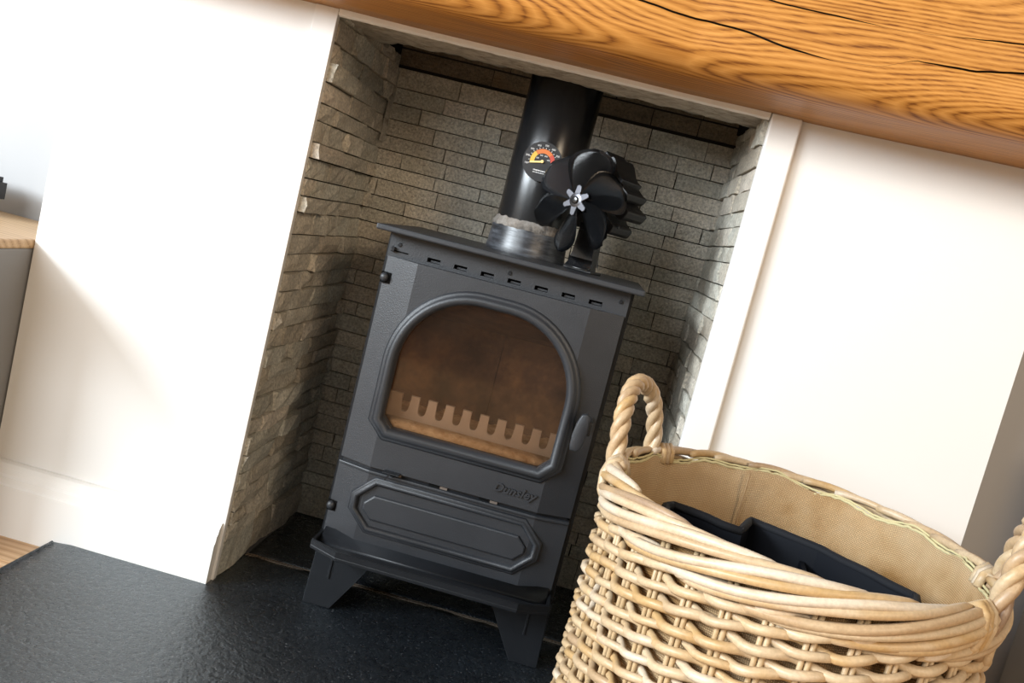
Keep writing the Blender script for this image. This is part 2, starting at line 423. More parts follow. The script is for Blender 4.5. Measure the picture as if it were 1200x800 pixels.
# chimney breast
def breast(name, x0, x1, side, label):
    o = tag(obj(name, box(x0, x1, .008, .30, FZ, 1.6), 'wall_white'), label, kind='structure'); return o
breast('wall_breast_left', XBL, XL-.0355, 0, 'white painted chimney breast left of the recess')
breast('wall_breast_right', XR+.0355, XBR, 1, 'white painted chimney breast right of the recess')
tag(obj('wall_breast_top', box(XL-.0355, XR+.0355, .008, .30, 1.06, 1.6), 'wall_white'), 'white chimney breast above the oak mantel', kind='structure')
# boards that trim the opening
tag(obj('trim_1', box(XL-.037, XL, .0, .0119, 0, ZT+.008, .0012), 'trim_white'), 'narrow white trim board along the left edge of the recess', kind='structure')
tag(obj('trim_2', box(XR, XR+.045, -.004, .0119, 0, ZT+.008, .0025), 'trim_white'), 'narrow white trim board along the right edge of the recess', kind='structure')
# baseboards
def baseboard(name, x0, x1, y, label):
    pts = [(y, FZ), (y, .066), (y+.0035, .069), (y+.0045, .079), (y+.008, .083), (y+.010, .091), (y+.016, .098), (y+.022, .1), (y+.0275, .1), (y+.0275, FZ)]
    return tag(obj(name, prism(pts, 'x', x0, x1), 'trim_white'), label, kind='structure')
baseboard('baseboard_left', XBL, XL-.004, -.02, 'moulded white baseboard along the left chimney breast')
baseboard('baseboard_right', XR+.004, XBR, -.02, 'moulded white baseboard behind the wicker basket')
baseboard('baseboard_alcove', XBR, 2.6, YA-.028, 'white baseboard in the right alcove')
tag(obj('wall_alcove_left', box(-2.3, XBL+.0, YA, YA+.06, FZ, 2.5), 'wall_white_shaded'), 'pale wall of the left alcove above the oak worktop', kind='structure')
tag(obj('wall_alcove_right', box(XBR, 2.6, YA, YA+.06, FZ, 2.5), 'wall_white_shaded'), 'pale wall of the right alcove behind the basket handle', kind='structure')
# left wall with the window the daylight comes through
wl = bmesh.new()
wy0, wy1, wz0, wz1 = WIN[1]-.86, WIN[1]+.86, WIN[2]-.44, WIN[2]+.44
for a in ((-3.2, wy0, FZ, 3.0), (wy1, YA, FZ, 3.0), (wy0, wy1, FZ, wz0), (wy0, wy1, wz1, 3.0)): box(-2.4, -2.3, *a, bm=wl)
tag(obj('wall_left', wl, 'wall_white'), 'white left room wall with the window opening', kind='structure')
wf = tag(empty('window_1', (-2.35, WIN[1], wz0)), 'white framed window in the left room wall', kind='structure')
for (y0, y1, z0, z1) in ((-.86, -.81, 0, .88), (.81, .86, 0, .88), (-.81, .81, 0, .05), (-.81, .81, .83, .88)):
    obj('window_frame', box(-.03, .03, y0, y1, z0, z1, .004), 'window_pvc', wf)

# concrete lintel
ln = tag(empty('lintel', (0, 0, ZT)), 'rough grey concrete lintel across the top of the fireplace opening', 'lintel')
from mathutils import noise as NZ
bm = bmesh.new(); nx, ny = 70, 12; rows_ = []
for i in range(nx+1):
    x = XL-.03 + (XR-XL+.06)*i/nx; col = []
    dep = .147 + .075*max(0, (.0 - x - .06)/.2)**1.6
    for j in range(ny+1):
        yy = .0005 + dep*j/ny
        zz = .004*NZ.noise(Vector((x*22, yy*40, 0))) + .003*NZ.noise(Vector((x*60, yy*90, 3))) + .006*(j/ny)**2*0
        if j == ny: yy += .004*NZ.noise(Vector((x*30, 0, 7)))
        col.append(bm.verts.new((x, yy, zz + .003)))
    col.append(bm.verts.new((x, col[-1].co.y, .13))); col.append(bm.verts.new((x, .0005, .13)))
    rows_.append(col)
for a, b in zip(rows_, rows_[1:]):
    n = len(a)
    for k in range(n): bm.faces.new((a[k], b[k], b[(k+1) % n], a[(k+1) % n]))
bm.faces.new(rows_[0]); bm.faces.new(rows_[-1][::-1])
obj('concrete_block', bm, 'concrete', ln, True)
bm = bmesh.new(); rows_ = []
for i in range(101):
    x = XL+.002 + (XR-XL-.004)*i/100; k = .002*NZ.noise(Vector((x*45, 1, 0))) + .0012*NZ.noise(Vector((x*130, 5, 0)))
    rows_.append([bm.verts.new((x, a, b)) for a, b in ((-.003, -.001), (-.003, .012), (.012, .012), (.011+k*2, -.0015+k), (.004+k, -.003+k*.5))])
for a, b in zip(rows_, rows_[1:]):
    for k in range(5): bm.faces.new((a[k], b[k], b[(k+1) % 5], a[(k+1) % 5]))
bm.faces.new(rows_[0]); bm.faces.new(rows_[-1][::-1])
tag(obj('plaster_bead', bm, 'plaster', ln), 'chalky white plaster edge along the lintel')

# oak mantel beam
ma = tag(empty('mantel_beam', (.1, -.09, .935)), 'thick honey-amber oak mantel beam with dark cracks across the top', 'mantel')
def lerp_path(P, x):
    for (a, b), (c, d) in zip(P, P[1:]):
        if a <= x <= c: return b + (d-b)*(x-a)/(c-a)
    return P[0][1] if x < P[0][0] else P[-1][1]
zb_path = [(-.9,.937),(-.292,.933),(.047,.931),(.308,.931),(.493,.932),(.648,.935),(.807,.940),(1.1,.945)]
yf_path = [(-.9,-.205),(-.09,-.19),(.295,-.168),(.52,-.185),(.73,-.205),(1.1,-.215)]
crk = [(-.9,.99),(.10,1.006),(.22,1.002),(.275,.997),(.36,.994),(.41,.985),(.47,.981),(.53,.986),(.57,1.002),(.64,1.004),(.70,1.014),(.80,1.018),(1.1,1.03)]
crk2 = [(-.9,1.05),(.25,1.045),(.4,1.036),(.55,1.034),(.7,1.048),(1.1,1.06)]
def cw(x, spans):
    w_ = 0
    for a, b in spans:
        if a < x < b: w_ = max(w_, min(1, (x-a)/.06, (b-x)/.05))
    return w_
bm = bmesh.new(); secs = []; crackfaces = []
NX = 240
for i in range(NX+1):
    x = -.80 + 1.86*i/NX
    zb = lerp_path(zb_path, x) + .0012*NZ.noise(Vector((x*5, 0, 0))); yf = lerp_path(yf_path, x) + .003*NZ.noise(Vector((x*4, 3, 0)))
    rad = .040 + .008*NZ.noise(Vector((x*3, 9, 0)))
    sec = [(.0075, zb), (-.05, zb), (yf+rad*1.3, zb+.001)]
    for k in range(1, 9):
        a = pi/2*k/9; sec.append((yf + rad*1.3*(1-sin(a)) , zb + rad*(1-cos(a)) + .001))
    def crack(zc, w_, dep):
        hw = .0011*w_ + .00015
        wob = .0012*NZ.noise(Vector((x*40, zc*3, 0)))
        return [(yf, zc+wob-hw-.0005), (yf+.0002*w_, zc+wob-hw), (yf+dep*w_, zc+wob), (yf+.0002*w_, zc+wob+hw), (yf, zc+wob+hw+.0005)]
    w1_ = cw(x, [(.13,.475),(.555,1.0)]); w2_ = cw(x, [(.30,.52),(.60,.95)])*.7
    c1 = lerp_path(crk, x); c2 = lerp_path(crk2, x)
    i1 = len(sec); sec += crack(c1, w1_, .010); i2 = len(sec); sec += crack(c2, w2_, .008)
    sec += [(yf, 1.12), (yf+.006, 1.135), (yf+.02, 1.14), (.0075, 1.14)]
    secs.append([bm.verts.new((x-.1, a+.09, b-.935)) for a, b in sec])
n = len(secs[0])
for a, b in zip(secs, secs[1:]):
    for k in range(n):
        f = bm.faces.new((a[k], b[k], b[(k+1) % n], a[(k+1) % n])); f.smooth = True
        if k in (i1+1, i1+2, i2+1, i2+2): f.material_index = 1; f.smooth = False
bm.faces.new(secs[0]); bm.faces.new(secs[-1][::-1])
bmo = obj('beam', bm, 'oak_mantel', ma); bmo.data.materials.append(M['crack'])

# ------------------------------------------------------------------ stove
SX = .12
st = tag(empty('wood_stove', (SX, .12, 0)), 'black cast-iron wood-burning stove with arched glass door on short legs', 'stove')
# everything below in stove coordinates: x from the centre line, y as in the room minus .12
OY = -.12
def sobj(name, bm, m, parent=None, smooth=False):
    if parent is None: bmesh.ops.translate(bm, verts=bm.verts, vec=(0, OY, 0)); return obj(name, bm, m, st, smooth)
    bmesh.ops.translate(bm, verts=bm.verts, vec=(0, OY, 0)); return obj(name, bm, m, parent, smooth)
# top plate with bevelled edges
sobj('top_plate', box(-.21, .21, -.0246, .30, .6258, .635, .0025), 'cast_iron')
# body shell: sides, back, bottom, roof
bm = box(-.197, -.186, .026, .285, .112, .6258)
for a in ((.186, .197, .026, .285, .112, .6258), (-.186, .186, .275, .285, .112, .6258), (-.186, .186, .03, .275, .112, .124), (-.186, .186, .03, .275, .6, .6258)): box(*a, bm=bm)
sobj('body', bm, 'cast_iron_dark')
# slotted air strip below the top plate
sl = [-.118 + .0433*k for k in range(7)]
bm = box(-.192, .192, .014, .024, .6005, .6258)
box(-.192, .192, .014, .024, .586, .5935, bm=bm)
ed = [-.192] + [v for s in sl for v in (s-.0105, s+.0105)] + [.192]
for a, b in zip(ed[::2], ed[1::2]): box(a, b, .014, .024, .5935, .6005, bm=bm)
strip = sobj('air_strip', bm, 'cast_iron')
sobj('strip_backing', box(-.186, .186, .0255, .03, .586, .6258), 'hole_shade', strip)
for s in sl: sobj('slider', box(s-.006, s+.0095, .0205, .0235, .594, .597), 'cast_iron', strip)
for s in (-.176, .002, .179):
    sobj('screw', disc_y(s, .6085, .0034, .0118, .0145, 12, .0006), 'cast_iron_dark', strip)
sobj('slider_tab', box(-.187, -.181, .006, .02, .596, .6035, .001), 'cast_iron_dark', strip)
sobj('slider_slot', box(-.181, -.160, .0132, .0145, .5965, .5985), 'hole_shade', strip)

# door
arch = []
def arch_path(hw, zb, zs, zt, flat, ch, n=14):
    P = [(-hw+ch, zb), (hw-ch, zb), (hw, zb+ch)]
    for k in range(n+1):
        a = pi/2*k/n; P.append((flat + (hw-flat)*cos(a), zs + (zt-zs)*sin(a)))
    for k in range(n, -1, -1):
        a = pi/2*k/n; P.append((-flat - (hw-flat)*cos(a), zs + (zt-zs)*sin(a)))
    P.append((-hw, zb+ch)); return P
hole = arch_path(.136, .326, .432, .549, .022, .017)
FY = -.006; WY = .012; Z0d, Z1d = .258, .588; RX = .1365; HX = .19
bm = bmesh.new()
ov = [bm.verts.new((x, FY, z)) for x, z in ((-RX-.0005, Z0d), (RX+.0005, Z0d), (RX+.0005, Z1d), (-RX-.0005, Z1d))]
hv = [bm.verts.new((x, FY, z)) for x, z in hole]
es = [bm.edges.new((ov[i], ov[(i+1) % 4])) for i in range(4)] + [bm.edges.new((hv[i], hv[(i+1) % len(hv)])) for i in range(len(hv))]
bmesh.ops.triangle_fill(bm, use_beauty=True, use_dissolve=False, edges=es)
hb = [bm.verts.new((v.co.x, .012, v.co.z)) for v in hv]
for i in range(len(hv)): bm.faces.new((hv[i], hv[(i+1) % len(hv)], hb[(i+1) % len(hv)], hb[i]))
for s in (-1, 1):
    i0, i1_ = (0, 3) if s < 0 else (1, 2)
    a = bm.verts.new((s*HX, WY, Z0d)); b = bm.verts.new((s*HX, WY, Z1d)); c = bm.verts.new((s*HX, .026, Z0d)); d = bm.verts.new((s*HX, .026, Z1d))
    bm.faces.new((ov[i0], a, b, ov[i1_])); bm.faces.new((a, c, d, b))
top = [(-HX,.026),(-HX,WY),(-RX,FY),(RX,FY),(HX,WY),(HX,.026)]
for z in (Z0d, Z1d):
    bm.faces.new([bm.verts.new((x, y_, z)) for x, y_ in top])
door = sobj('door', bm, 'cast_iron')
ring = arch_path(.146, .316, .432, .5585, .022, .0205)
prof = [(-.0105, .0), (-.0105, -.008), (-.0085, -.0135), (-.005, -.0165), (0, -.0168), (.0035, -.0145), (.0055, -.0105), (.0075, -.0105), (.0095, -.0095), (.0115, -.006), (.0115, .006)]
sobj('window_moulding', sweep(ring, [(o, y_) for o, y_ in prof]), 'cast_iron', door, True)
gp = arch_path(.1385, .3235, .432, .5515, .022, .018)
sobj('glass', prism(gp, 'y', .0065, .0105), 'stove_glass', door)
lt = text_mesh('lettering', 'Dunsley', .0185, .0018, 'cast_iron', door, (.094, FY-.0012+OY, .2812), .28, bold=.0005); lt['label'] = 'raised maker name lettering'
lt.scale = (1.12, 1, 1)
# handle on the right wing
hd = sobj('handle', prism([(.160,.377),(.171,.377),(.1775,.384),(.1795,.408),(.1785,.432),(.172,.4365),(.165,.433),(.1605,.42),(.158,.40),(.158,.385)], 'y', -.046, -.034, .002), 'cast_iron', door, True)
hd['label'] = 'grey lens-shaped door handle plate'
sobj('handle_stub', box(.174, .185, -.036, .012, .402, .424, .0025), 'cast_iron', hd)
# hinges: dark blocks for the shade of square pockets, with a rounded pin
for z in (.554, .176):
    h = sobj('hinge_pocket', box(-.1925, -.1775, WY-.0062, .02, z-.0085, z+.0085), 'hole_shade')
    bm = bmesh.new(); bmesh.ops.create_uvsphere(bm, u_segments=16, v_segments=10, radius=.0068)
    bmesh.ops.scale(bm, verts=bm.verts, vec=(1, .8, 1.05)); bmesh.ops.translate(bm, verts=bm.verts, vec=(-.1865, WY-.008, z+.0005))
    sobj('hinge_pin', bm, 'cast_iron', h, True)
# lower front with ash panel
FZ0, FZ1 = .128, .2475
bm = prism([(-HX,.026),(-HX,.009),(-RX,-.004),(RX,-.004),(HX,.009),(HX,.026)], 'z', FZ0, FZ1)
lower = sobj('ash_door', bm, 'cast_iron')
# rolled ledge and dark air gap between the doors
bm = prism([(-.19,.024),(-.19,.006),(-RX,-.0085),(RX,-.0085),(.19,.006),(.19,.024)], 'z', .2475, .2525, .0015)
sobj('ledge', bm, 'cast_iron', lower)
sobj('gap_backing', prism([(-.186,.024),(-.186,.013),(-RX,.0),(RX,.0),(.186,.013),(.186,.024)], 'z', .2525, .258), 'cast_iron_dark', lower)
for s in (-.106, -.03, .052):
    sobj('air_hole', box(s-.009, s+.009, -.0025, .004, .2524, .2582), 'hole_shade', lower)
    sobj('air_shutter', box(s+.009, s+.021, -.0035, .004, .2526, .2565), 'rusty', lower)
lv = sobj('air_lever', box(-.112, -.086, -.022, -.004, .2578, .2602, .0006), 'cast_iron_dark', lower)
sobj('lever_tip', prism([(-.103,.2585),(-.099,.2585),(-.105,.2475),(-.108,.2475)], 'y', -.022, -.0195), 'cast_iron_dark', lv)
def octo(hw, z0, z1, c): return [(-hw+c, z0), (hw-c, z0), (hw, z0+c), (hw, z1-c), (hw-c, z1), (-hw+c, z1), (-hw, z1-c), (-hw, z0+c)]
pr = [(-.0065, -.002), (-.0065, -.0065), (-.0045, -.010), (-.0015, -.0112), (.001, -.0100), (.0022, -.0072), (.0035, -.0078), (.0055, -.0066), (.0068, -.003), (.0068, .012)]
sobj('panel_moulding', sweep(octo(.150, .1565, .2375, .029), pr), 'cast_iron', lower, True)
bm = prism(octo(.1335, .1735, .2145, .015), 'y', -.0085, -.002, .003, 2); sobj('raised_panel', bm, 'cast_iron', lower)
# ash tray shelf with raised lip
tp = [(-.193,.02),(-.193,-.043),(-.145,-.069),(.145,-.069),(.193,-.043),(.193,.02)]
ti = [(-.187,.02),(-.187,-.040),(-.143,-.0635),(.143,-.0635),(.187,-.040),(.187,.02)]
bm = prism(tp, 'z', .117, .1235, .0015)
tray = sobj('ash_shelf', bm, 'cast_iron_dark')
bm = bmesh.new(); A = [[bm.verts.new((x, y_, z)) for x, y_ in P] for P, z in ((tp,.1235),(tp,.1325),(ti,.1325),(ti,.1235))]
for a, b in zip(A, A[1:]):
    for i in range(5): bm.faces.new((a[i], a[i+1], b[i+1], b[i]))
for i in (0, 5): bm.faces.new([A[k][i] for k in range(4)])
bmesh.ops.bevel(bm, geom=[e for e in bm.edges if abs(e.verts[0].co.z-.1325)<1e-4 and abs(e.verts[1].co.z-.1325)<1e-4], offset=.0012, segments=2, affect='EDGES')
sobj('shelf_lip', bm, 'cast_iron_dark', tray)
bm = prism([(.020,.1235),(-.030,.1235),(-.022,.126),(-.010,.131),(.004,.140),(.020,.140)], 'x', -.186, .186); sobj('shelf_cove', bm, 'cast_iron_dark', tray, True)
# legs: L-shaped cast legs joined by an apron
def leg(sx, yfront, yback):
    bm = bmesh.new()
    P = [(.200, 0), (.153, 0), (.1225, .052), (.108, .078), (.095, .096), (.075, .1135), (.196, .1135)]
    prism([(sx*x, z) for x, z in P], 'y', yfront, yfront + (.009 if yback > yfront else -.009), .0015, bm=bm)
    sgn = 1 if yback > yfront else -1
    yfront += sgn*.0085; Q = [(yfront, 0), (yfront + sgn*.045, 0), (yfront + sgn*.075, .06), (yfront + sgn*.10, .1135), (yfront, .1135)]
    prism(Q, 'x', sx*.199 if sx > 0 else -.199, sx*.190, .001, bm=bm)
    return bm
for sx in (-1, 1):
    l = sobj('leg', leg(sx, .018, .2), 'cast_iron_dark'); sobj('leg_rib', box(sx*.166-.002, sx*.166+.002, .0155, .019, .05, .11, .0008), 'cast_iron_dark', l)
    sobj('leg', leg(sx, .278, .02), 'cast_iron_dark')
sobj('apron', prism([(-.12,.1135),(-.105,.099),(-.08,.094),(.08,.094),(.105,.099),(.12,.1135)], 'y', .02, .026), 'cast_iron_dark')
# firebox
fb = sobj('fire_back', box(-.172, .004, .205, .215, .124, .49), 'firebrick')
sobj('fire_back', box(.0055, .172, .205, .215, .124, .49), 'firebrick')
for s in (-1, 1):
    sobj('fire_side', prism([(.03,.124),(.204,.124),(.204,.49),(.03,.56)], 'x', s*.172, s*.182), 'firebrick')
sobj('baffle', prism([(.03,.556),(.215,.487),(.215,.497),(.03,.568)], 'x', -.182, .182), 'firebrick')
bm = bmesh.new(); gr = []
for i in range(41):
    gr.append([bm.verts.new((-.17+.34*i/40, .032+.17*j/12, .318 + .010*NZ.noise(Vector((i*.45, j*.5, 0))) + (.012 if j > 4 else 0))) for j in range(13)])
for a, b in zip(gr, gr[1:]):
    for j in range(12): bm.faces.new((a[j], b[j], b[j+1], a[j+1]))
sobj('ash_bed', bm, 'ash', None, True)
sobj('ash_ledge', prism([(.014,.318),(.014,.332),(.02,.3365),(.036,.338),(.045,.334),(.045,.318)], 'x', -.165, .165), 'ash', None, True)
P = [(-.150, .315), (.150, .315), (.150, .375)]
for k in range(9):
    xc = .1185 - k*.0291
    P += [(xc+.0072, .375), (xc+.0072, .352)]
    for q in range(1, 6): a = pi*q/6; P.append((xc + .0072*cos(a), .352 - .0072*sin(a)))
    P += [(xc-.0072, .352), (xc-.0072, .375)]
P += [(-.150, .375)]
sobj('log_guard', prism(P, 'y', .046, .053, .0008, 1), 'grate_iron')

# ------------------------------------------------------------------ flue pipe
PX, PY = .122, .197
fp = tag(empty('flue_pipe', (PX, PY, .635)), 'shiny black flue pipe rising from the stove top', 'flue')
obj('pipe', lathe([(.062,.045),(.0628,.05),(.0628,.60),(.060,.60)], 64), 'steel_black', fp, True)
obj('collar', lathe([(.070,0),(.0705,.004),(.069,.012),(.0675,.04),(.067,.047),(.0628,.0505)], 64), 'collar_iron', fp, True)
bm = bmesh.new(); rs = []
for k in range(96):
    a = 2*pi*k/96; q = .0012*NZ.noise(Vector((cos(a)*6, sin(a)*6, 0))) + .0016*NZ.noise(Vector((cos(a)*16, sin(a)*16, 4)))
    rs.append([bm.verts.new((r_*cos(a), r_*sin(a), z)) for r_, z in ((.0678,.0425+q),(.0684,.0475+q*.5),(.0655,.0525+q),(.0632,.0575+q*1.6),(.0625,.058+q*1.6))])
for k in range(96):
    a, b = rs[k], rs[(k+1) % 96]
    for j in range(4): bm.faces.new((a[j], b[j], b[j+1], a[j+1]))
tag(obj('cement_seal', bm, 'fire_cement', fp, True), 'flaky grey-brown cement ring')
# thermometer
tg = tag(empty('pipe_thermometer', (.1185, PY-.0645, .793)), 'round black dial thermometer with orange arc stuck on the flue pipe', 'thermometer')
obj('case', disc_y(0, 0, .0325, -.006, .0, 48, .0012), 'dial_black', tg)
def sector(r0, r1, a0, a1, y, th=.0003, n=20):
    P = [(r1*cos(a0+(a1-a0)*k/n), r1*sin(a0+(a1-a0)*k/n)) for k in range(n+1)] + [(r0*cos(a1-(a1-a0)*k/n), r0*sin(a1-(a1-a0)*k/n)) for k in range(n+1)]
    return prism(P, 'y', y, y+th)
obj('yellow_zone', sector(.0135, .0205, R(196), R(135), -.0064), 'print_yellow', tg)
obj('orange_zone', sector(.0135, .0205, R(134), R(45), -.0064), 'print_orange', tg)
obj('red_zone', sector(.0135, .0205, R(44), R(4), -.0064), 'print_red', tg)
bm = bmesh.new()
for k in range(15):
    a = R(196 - k*192/14); prism([(.0213*cos(a-.02), .0213*sin(a-.02)), (.023*cos(a-.02), .023*sin(a-.02)), (.023*cos(a+.02), .023*sin(a+.02)), (.0213*cos(a+.02), .0213*sin(a+.02))], 'y', -.0064, -.006, bm=bm)
obj('scale_ticks', bm, 'print_white', tg)
for k, s in enumerate(('100','200','300','400','500','600','700','800')):
    a = R(196 - k*192/7); text_mesh('numeral', s, .0042, .00015, 'print_white', tg, (.0266*cos(a), -.0063, .0266*sin(a)))
for k, s in enumerate(('100','200','300','400')):
    a = R(155 - k*44); text_mesh('numeral', s, .0034, .00015, 'print_white', tg, (.0103*cos(a), -.0063, .0103*sin(a)))
bm = bmesh.new(); rn = random.Random(4)
for row, (x0, x1, h) in enumerate(((-.0115, .0115, .0021), (-.0115, .0105, .0013))):
    x = x0; zc = -.0155 - row*.0036
    while x < x1:
        wd = rn.uniform(.0008, .0018); box(x, x+wd, -.0064, -.006, zc-h/2*rn.uniform(.6,1), zc+h/2, bm=bm); x += wd + .0006
obj('small_print', bm, 'print_white', tg)
nd = obj('needle', prism([(.0016,-.0014),(.0016,.0014),(-.0205,-.0034),(-.0195,-.0062)], 'y', -.0085, -.0075, .0002), 'needle', tg)
obj('needle_hub', disc_y(0, 0, .0026, -.0098, -.006, 16, .0005), 'needle', tg)

# ------------------------------------------------------------------ stove fan
fan = tag(empty('stove_fan', (.224, .106, .635), R(-33)), 'black heat-powered stove fan with broad blades on the stove top', 'fan')
bm = prism([(-.027,-.010),(.027,-.010),(.027,.022),(-.027,.022)], 'z', 0, .005, .0015); obj('foot', bm, 'anodised_black', fan)
# stem: flared plate
P = [(-.024,.004),(.024,.004),(.0215,.012),(.0205,.03),(.020,.066),(-.020,.066),(-.0205,.03),(-.0215,.012)]
obj('stem', prism(P, 'y', -.006, .012, .003, 3), 'anodised_black', fan)
obj('stem_flare', prism([(-.022,.0045),(-.014,.0065),(-.0085,.012),(-.0058,.022),(-.0058,.0045)], 'x', -.023, .023), 'anodised_black', fan, True)
obj('generator_block', box(-.020, .020, -.004, .012, .066, .078, .001), 'anodised_black', fan)
tg_ = [(-.008,.072),(.0,.0785),(.002,.074),(.008,.0765),(.004,.0735),(.009,.071)]
obj('badge', prism([(x+.004, z) for x, z in tg_], 'y', -.0048, -.004), 'red_print', fan)
obj('column', box(-.0095, .0095, -.012, .040, .078, .165, .003), 'fin_black', fan)
def fin(s, z0, L, th):
    n = 14; up_, dn = [], []
    for i in range(n+1):
        t_ = i/n; x = .006 + L*t_; zc = z0 + .010*sin(t_*2.6*pi*.75) - .016*t_*t_
        h = th*(.55 + .45*sin(pi*min(1, t_*1.05)))*(1 if t_ < .85 else math.sqrt(max(0.02, 1-((t_-.85)/.15)**2)))
        up_.append((s*x, zc+h)); dn.append((s*x, zc-h))
    return prism(up_ + dn[::-1], 'y', -.014, .044, .0008, 1)
for s in (-1, 1):
    for z0, L, th in ((.099,.044,.0125), (.127,.064,.0140), (.154,.056,.0115), (.174,.040,.0080)):
        obj('fin', fin(s, z0, L*(1 if s > 0 else .75), th), 'fin_black', fan)
obj('top_fin', prism([(-.012,.160),(.012,.160),(.009,.190),(0,.197),(-.009,.190)], 'y', -.012, .042, .002), 'fin_black', fan)
obj('pin', tube([(.012, 0, .083), (.052, 0, .083)], .0023, 10), 'anodised_black', fan)
hubz = .108
rot = empty('rotor', (0, -.058, hubz)); bpy.data.objects.remove(rot)
hub = obj('hub', disc_y(0, 0, .0145, -.062, -.050, 24, .004), 'dull_metal', fan, True); hub.location = (0, 0, hubz)
obj('hub_cap', disc_y(0, 0, .0062, -.0655, -.060, 20, .0015), 'anodised_black', hub, True)
sp = obj('spindle', tube([(0, -.052, hubz), (0, -.008, hubz)], .004, 12), 'anodised_black', fan, True)
obj('motor', tube([(0, -.034, hubz), (0, -.010, hubz)], .0135, 24), 'anodised_black', fan)
def blade_mesh():
    bm = bmesh.new(); nr, nw = 12, 6; g_ = []
    for i in range(nr+1):
        t_ = i/nr; r_ = .009 + .075*t_
        half = .008 + .0305*math.sin(pi*min(1, t_*.62 + .02))**1.1
        if t_ > .6: half *= math.sqrt(max(.015, 1-((t_-.6)/.41)**2))
        row = []
        for j in range(nw+1):
            s = (j/nw*2-1); lat = half*s + .010*t_
            pitch = -R(38 - 14*t_); camber = .0045*(1-s*s)*t_
            row.append(bm.verts.new((lat*cos(pitch), -lat*sin(pitch) - camber, r_)))
        g_.append(row)
    for a, b in zip(g_, g_[1:]):
        for j in range(nw): bm.faces.new((a[j], a[j+1], b[j+1], b[j]))
    bmesh.ops.solidify(bm, geom=bm.faces[:], thickness=.0011)
    bmesh.ops.recalc_face_normals(bm, faces=bm.faces)
    me = bpy.data.meshes.new('blade'); bm.to_mesh(me); bm.free(); return me
bme = blade_mesh(); bme.materials.append(M['blade_black'])
for p in bme.polygons: p.use_smooth = True
for k in range(6):
    b = bpy.data.objects.new('blade', bme); C.objects.link(b); b.parent = fan
    b.location = (0, -.056, hubz); b.rotation_euler = (0, R(2 + 60*k), 0)
    a = obj('blade_arm', prism([(-.0062, .008), (.0062, .008), (.0042, .023), (0, .025), (-.0042, .023)], 'y', -.0022, .0022, .001), 'dull_metal', fan)
    a.location = (0, -.0595, hubz); a.rotation_euler = (0, R(2 + 60*k), 0)

# ------------------------------------------------------------------ log basket
BX, BY = .547, -.350
bk = tag(empty('wicker_basket', (BX, BY, 0)), 'large woven willow log basket with twisted handles and hessian lining', 'basket')
A0, B0 = .2125, .2425
def el(th, off, z): 
    a, b = A0, B0
    # outward normal of the ellipse
    nx_, ny_ = cos(th)/a, sin(th)/b; L = math.hypot(nx_, ny_)
    return Vector((a*cos(th) + off*nx_/L, b*sin(th) + off*ny_/L, z))
NS = 34
rb = random.Random(5)
def taper(z): return -.003*(1-min(1, z/.40))**1.5
pitch = .0098; nrow = 41
for i in range(nrow):
    z = .010 + i*pitch; pts = []; nseg = NS*8; ph = rb.uniform(0, 6.28)
    for k in range(nseg):
        th = 2*pi*k/nseg; s = th*NS/(2*pi)
        c = cos(pi*s + i*pi); c = (abs(c)**.75)*(1 if c > 0 else -1)
        off = .0064*c + taper(z) + .0008*sin(3*th+ph)
        zz = z + .0032*sin(pi*s + i*pi) + .0014*sin(5*th+ph*2) + .0010*sin(11*th + ph)
        pts.append(el(th, off, zz))
    r_ = rb.uniform(.0045, .0055)
    obj('weaver', tube(pts, r_, 7, True), 'willow', bk, True)
for k in range(NS):
    for d in (-.0034, .0034):
        th = 2*pi*k/NS + d/.23
        obj('stake', tube([el(th, taper(z), z) for z in (.0, .06, .13, .2, .27, .34, .425)], .0029, 7), 'willow_stake', bk, True)
KR = 30
for k in range(KR):
    t0 = 2*pi*k/KR + rb.uniform(-.04, .04); span = rb.uniform(1.25, 1.5); pts = []; rad = []
    n = 26; r_ = rb.uniform(.0046, .0058)
    for i in range(n+1):
        t_ = i/n; th = t0 - span*t_; ph = R(122 - 195*(t_**.9))
        u_ = .0115*cos(ph); zz = .421 + .0205*sin(ph) - .006*t_
        pts.append(el(th, u_ + .0012*sin(9*th+k), zz + .001*sin(7*th+k*2))); rad.append(r_*(.75 if i in (0, n) else 1))
    obj('rim_strand', tube(pts, rad, 7), 'willow', bk, True)
# twisted handles
def handle(thc, half, h):
    for q in range(3):
        pts = []; n = 60
        p0 = el(thc-half, .004, .40); p1 = el(thc+half, .004, .40); mid = el(thc, .004, .40)
        for i in range(n+1):
            t_ = i/n; a = pi*t_
            th = thc - half*cos(a)*(1 + .10*sin(a))
            base = el(th, .004 + .012*sin(a), .385 + h*(sin(a)**.62))
            # frame of the arch
            d = .001; a2 = a + .01
            nxt = el(thc - half*cos(a2)*(1+.10*sin(a2)), .004+.012*sin(a2), .385 + h*(max(0, sin(a2))**.62))
            tan = (nxt - base).normalized() if (nxt-base).length > 1e-9 else Vector((0,0,1))
            rad_ = Vector((cos(thc), sin(thc), 0)); n1 = (rad_ - tan*rad_.dot(tan)).normalized(); n2 = tan.cross(n1)
            ang = 2*pi*q/3 + t_*2*pi*5.0
            pts.append(base + (n1*cos(ang) + n2*sin(ang))*.0058)
        obj('handle_strand', tube(pts, .0063, 8), 'willow', bk, True)
    # lashings where the handle goes into the rim
    for s in (-1, 1):
        for q in range(3):
            th = thc + s*half*(1.05 + .14*q)
            pts = [el(th + s*.02*i, .013*cos(R(170-40*i)), .421 + .024*sin(R(170-40*i))) for i in range(7)]
            obj('lashing', tube(pts, .0052, 7), 'willow', bk, True)
TH1 = math.atan2(.105/B0, -.185/A0)
handle(TH1, .27, .143); handle(TH1 + pi, .27, .148)
